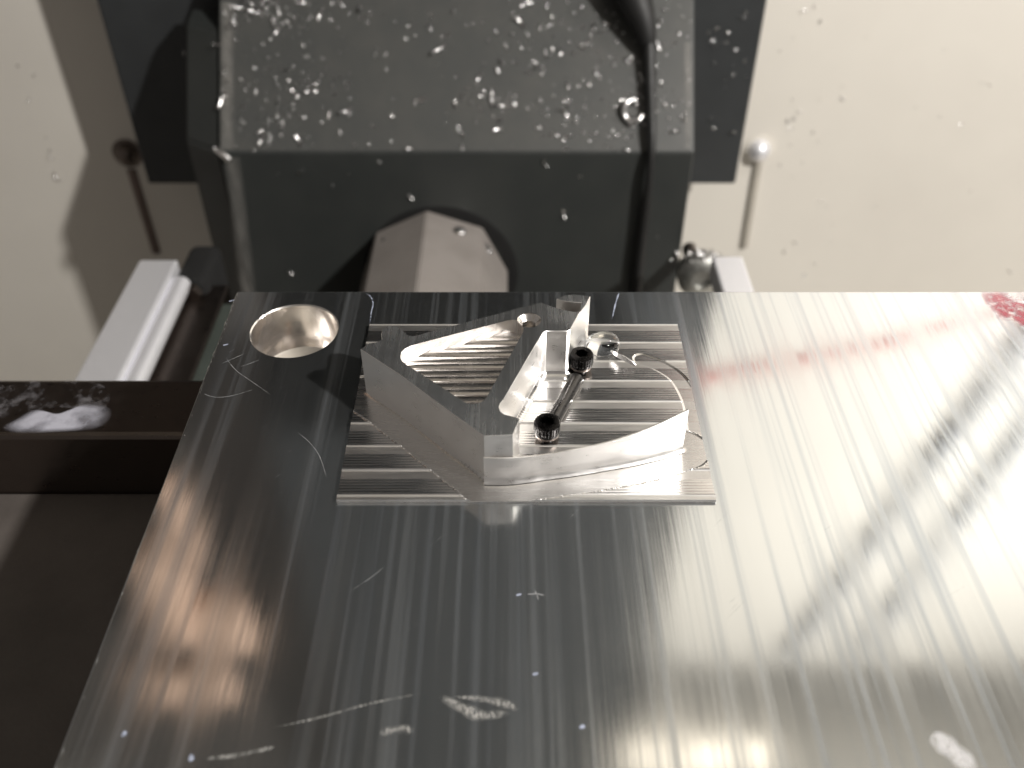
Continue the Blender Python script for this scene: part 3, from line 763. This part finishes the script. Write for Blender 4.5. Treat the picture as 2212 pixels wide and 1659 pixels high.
# ------------------------------------------------------------------ aluminium chips on the machine
def chip_mesh(seed, kind):
    rg = random.Random(seed); n = 7; L = rg.uniform(0.28, 0.6) if kind else rg.uniform(0.14, 0.34); w = rg.uniform(0.035, 0.095)
    cur = rg.uniform(0.8, 3.0) if kind else rg.uniform(0.3, 1.2)
    vs, fs = [], []
    for i in range(n):
        a = (i / (n - 1) - 0.5) * cur; Rr = L / cur
        x, z = Rr * math.sin(a), Rr * (1 - math.cos(a)); tw = rg.uniform(-.02, .02)
        for s in (-1, 1): vs.append((x, s * w / 2 + tw, z + 0.012 + s * tw))
        for s in (-1, 1): vs.append((x, s * w / 2 + tw, z + s * tw))
    for i in range(n - 1):
        b = i * 4
        for p, q in ((0, 1), (1, 3), (3, 2), (2, 0)): fs.append((b + p, b + q, b + 4 + q, b + 4 + p))
    me = bpy.data.meshes.new('metal_chip'); me.from_pydata(vs, [], fs); me.update(); me.materials.append(M_CHIP)
    me.polygons.foreach_set('use_smooth', [True] * len(me.polygons)); return me
CM = [chip_mesh(i, i % 3 == 0) for i in range(12)]
def chip(p, n, size, label, group):
    o = bpy.data.objects.new('metal_chip', random.choice(CM)); COL.objects.link(o)
    q = Vector(n).to_track_quat('Z', 'Y')
    from mathutils import Euler
    r = Euler((random.gauss(0, .55), random.gauss(0, .55), random.uniform(0, 6.28))).to_quaternion()
    o.rotation_mode = 'QUATERNION'; o.rotation_quaternion = q @ r; o.location = Vector(p) + Vector(n) * 0.04
    o.scale = (size,) * 3
    tag(o, label, 'metal chip', group)
def slope_label(px, py):
    col = 'far left edge' if px < 560 else 'left third' if px < 800 else 'middle' if px < 1080 else 'right third' if px < 1300 else 'cable side'
    row = 'upper part' if py < 110 else 'middle height' if py < 220 else 'lower part'
    return 'tiny bright aluminium chip stuck on the sloped dark cover, %s, %s' % (col, row)
cnt = 0
def slope_chip(px, py, s=None):
    if px > 1494 or px < 392: return
    chip(on_slope(px, py), slope_n, s or random.uniform(0.95, 1.8), slope_label(px, py), 'aluminium chips on the sloped cover')
for k in range(62): slope_chip(random.uniform(490, 1490), random.uniform(2, 325) ** 1.0)
for k in range(46): slope_chip(random.uniform(1120, 1490), random.uniform(0, 300))
for k in range(24): slope_chip(random.gauss(560, 40), abs(random.gauss(25, 28)))
for k in range(14): slope_chip(random.gauss(700, 35), random.gauss(195, 15))
for k in range(20): slope_chip(random.gauss(1060, 45), random.gauss(230, 35))
for k in range(12): slope_chip(random.gauss(1370, 22), random.gauss(240, 20), 1.3)
for k in range(8): slope_chip(random.uniform(462, 490), random.uniform(90, 320))
for (x, y) in ((520, 170), (600, 375), (648, 370), (718, 400), (752, 375), (887, 425), (1218, 460), (1255, 380), (625, 585), (1400, 455), (1420, 510), (1175, 350), (820, 350)):
    chip(gy(x, y, YC), (0, -1, 0), random.uniform(.7, 1.2), 'small aluminium chip clinging to the vertical front face of the dark cover', 'chips on the cover front')
for k in range(34):
    y = random.uniform(0, 380); x = random.uniform(1515, 1650 - y * 0.16)
    if y > 260 and random.random() < .6: continue
    chip(gy(x, y, YP), (0, -1, 0), random.uniform(.7, 1.3), 'small aluminium chip on the dark flat panel right of the cover', 'chips on the flat panel')
for (x, y) in ((565, 40), (398, 115), (540, 165)): chip(gy(x, y, YP), (0, -1, 0), 1.0, 'small aluminium chip on the dark flat panel left of the cover', 'chips on the left of the panel')
for k in range(44):
    x = random.choice((random.uniform(1680, 2200), random.gauss(1740, 40))); y = random.uniform(5, 600)
    if x < 1670: continue
    chip(gy(x, y, YB), (0, -1, 0), random.uniform(.6, 1.2), 'tiny aluminium chip stuck on the cream wall right of the panel', 'chips on the right cream wall')
for (x, y) in ((100, 295), (108, 325), (118, 375), (40, 140), (75, 160), (62, 215), (110, 340), (124, 388)):
    chip(gy(x, y, YB), (0, -1, 0), 1.1, 'small aluminium chip stuck on the cream wall left of the panel', 'chips on the left cream wall')
def chip_mass(name, spots, label, cat):
    """chips too many and too small to count, joined"""
    vs, fs = [], []
    from mathutils import Euler
    for p, nrm, size in spots:
        me = random.choice(CM); q = Vector(nrm).to_track_quat('Z', 'Y') @ Euler((random.gauss(0, .6), random.gauss(0, .6), random.uniform(0, 6.28))).to_quaternion()
        b = len(vs)
        for v in me.vertices: vs.append(p + Vector(nrm) * 0.03 + q @ (v.co * size))
        for f in me.polygons: fs.append(tuple(b + k for k in f.vertices))
    return tag(mesh_obj(name, vs, fs, M_CHIP, None, True), label, cat, kind='stuff')
sp = [(gy(random.gauss(1522, 26), random.gauss(556, 9), 41), Vector((0, -.7, .7)), random.uniform(.8, 1.4)) for k in range(60)]
chip_mass('chip_pile', sp, 'heap of bright chips above the round knob', 'metal chips')
sp = []
for k in range(480):
    x = random.choice((random.uniform(480, 1490), random.gauss(1330, 100), random.gauss(600, 70))); y = random.uniform(0, 326)
    if 474 < x < 1492: sp.append((on_slope(x, y), slope_n, random.uniform(.35, .8)))
chip_mass('chip_dust', sp, 'fine aluminium chip dust scattered over the sloped dark cover', 'metal dust')
# larger chips: long diagonal one at the cover corner, rings at the cable
def big(px0, py0, px1, py1, r, lab):
    a, b = on_slope(px0, py0, 0.25), on_slope(px1, py1, 0.25)
    tag(tube('long_chip', [a, (a + b) / 2 + slope_n * 0.1, b], r, M_CHIP, None, 8), lab, 'metal chip')
big(468, 322, 496, 345, 0.17, 'long straight chip lying diagonally on the left corner of the cover')
P = [on_slope(1368 + 20 * math.cos(a), 240 + 24 * math.sin(a), 0.3 + 0.1 * math.sin(2 * a)) for a in np.linspace(0.4, 5.0, 10)]
tag(tube('ring_chip', P, 0.14, M_CHIP, None, 8), 'curled ring shaped chip beside the black cable', 'metal chip')
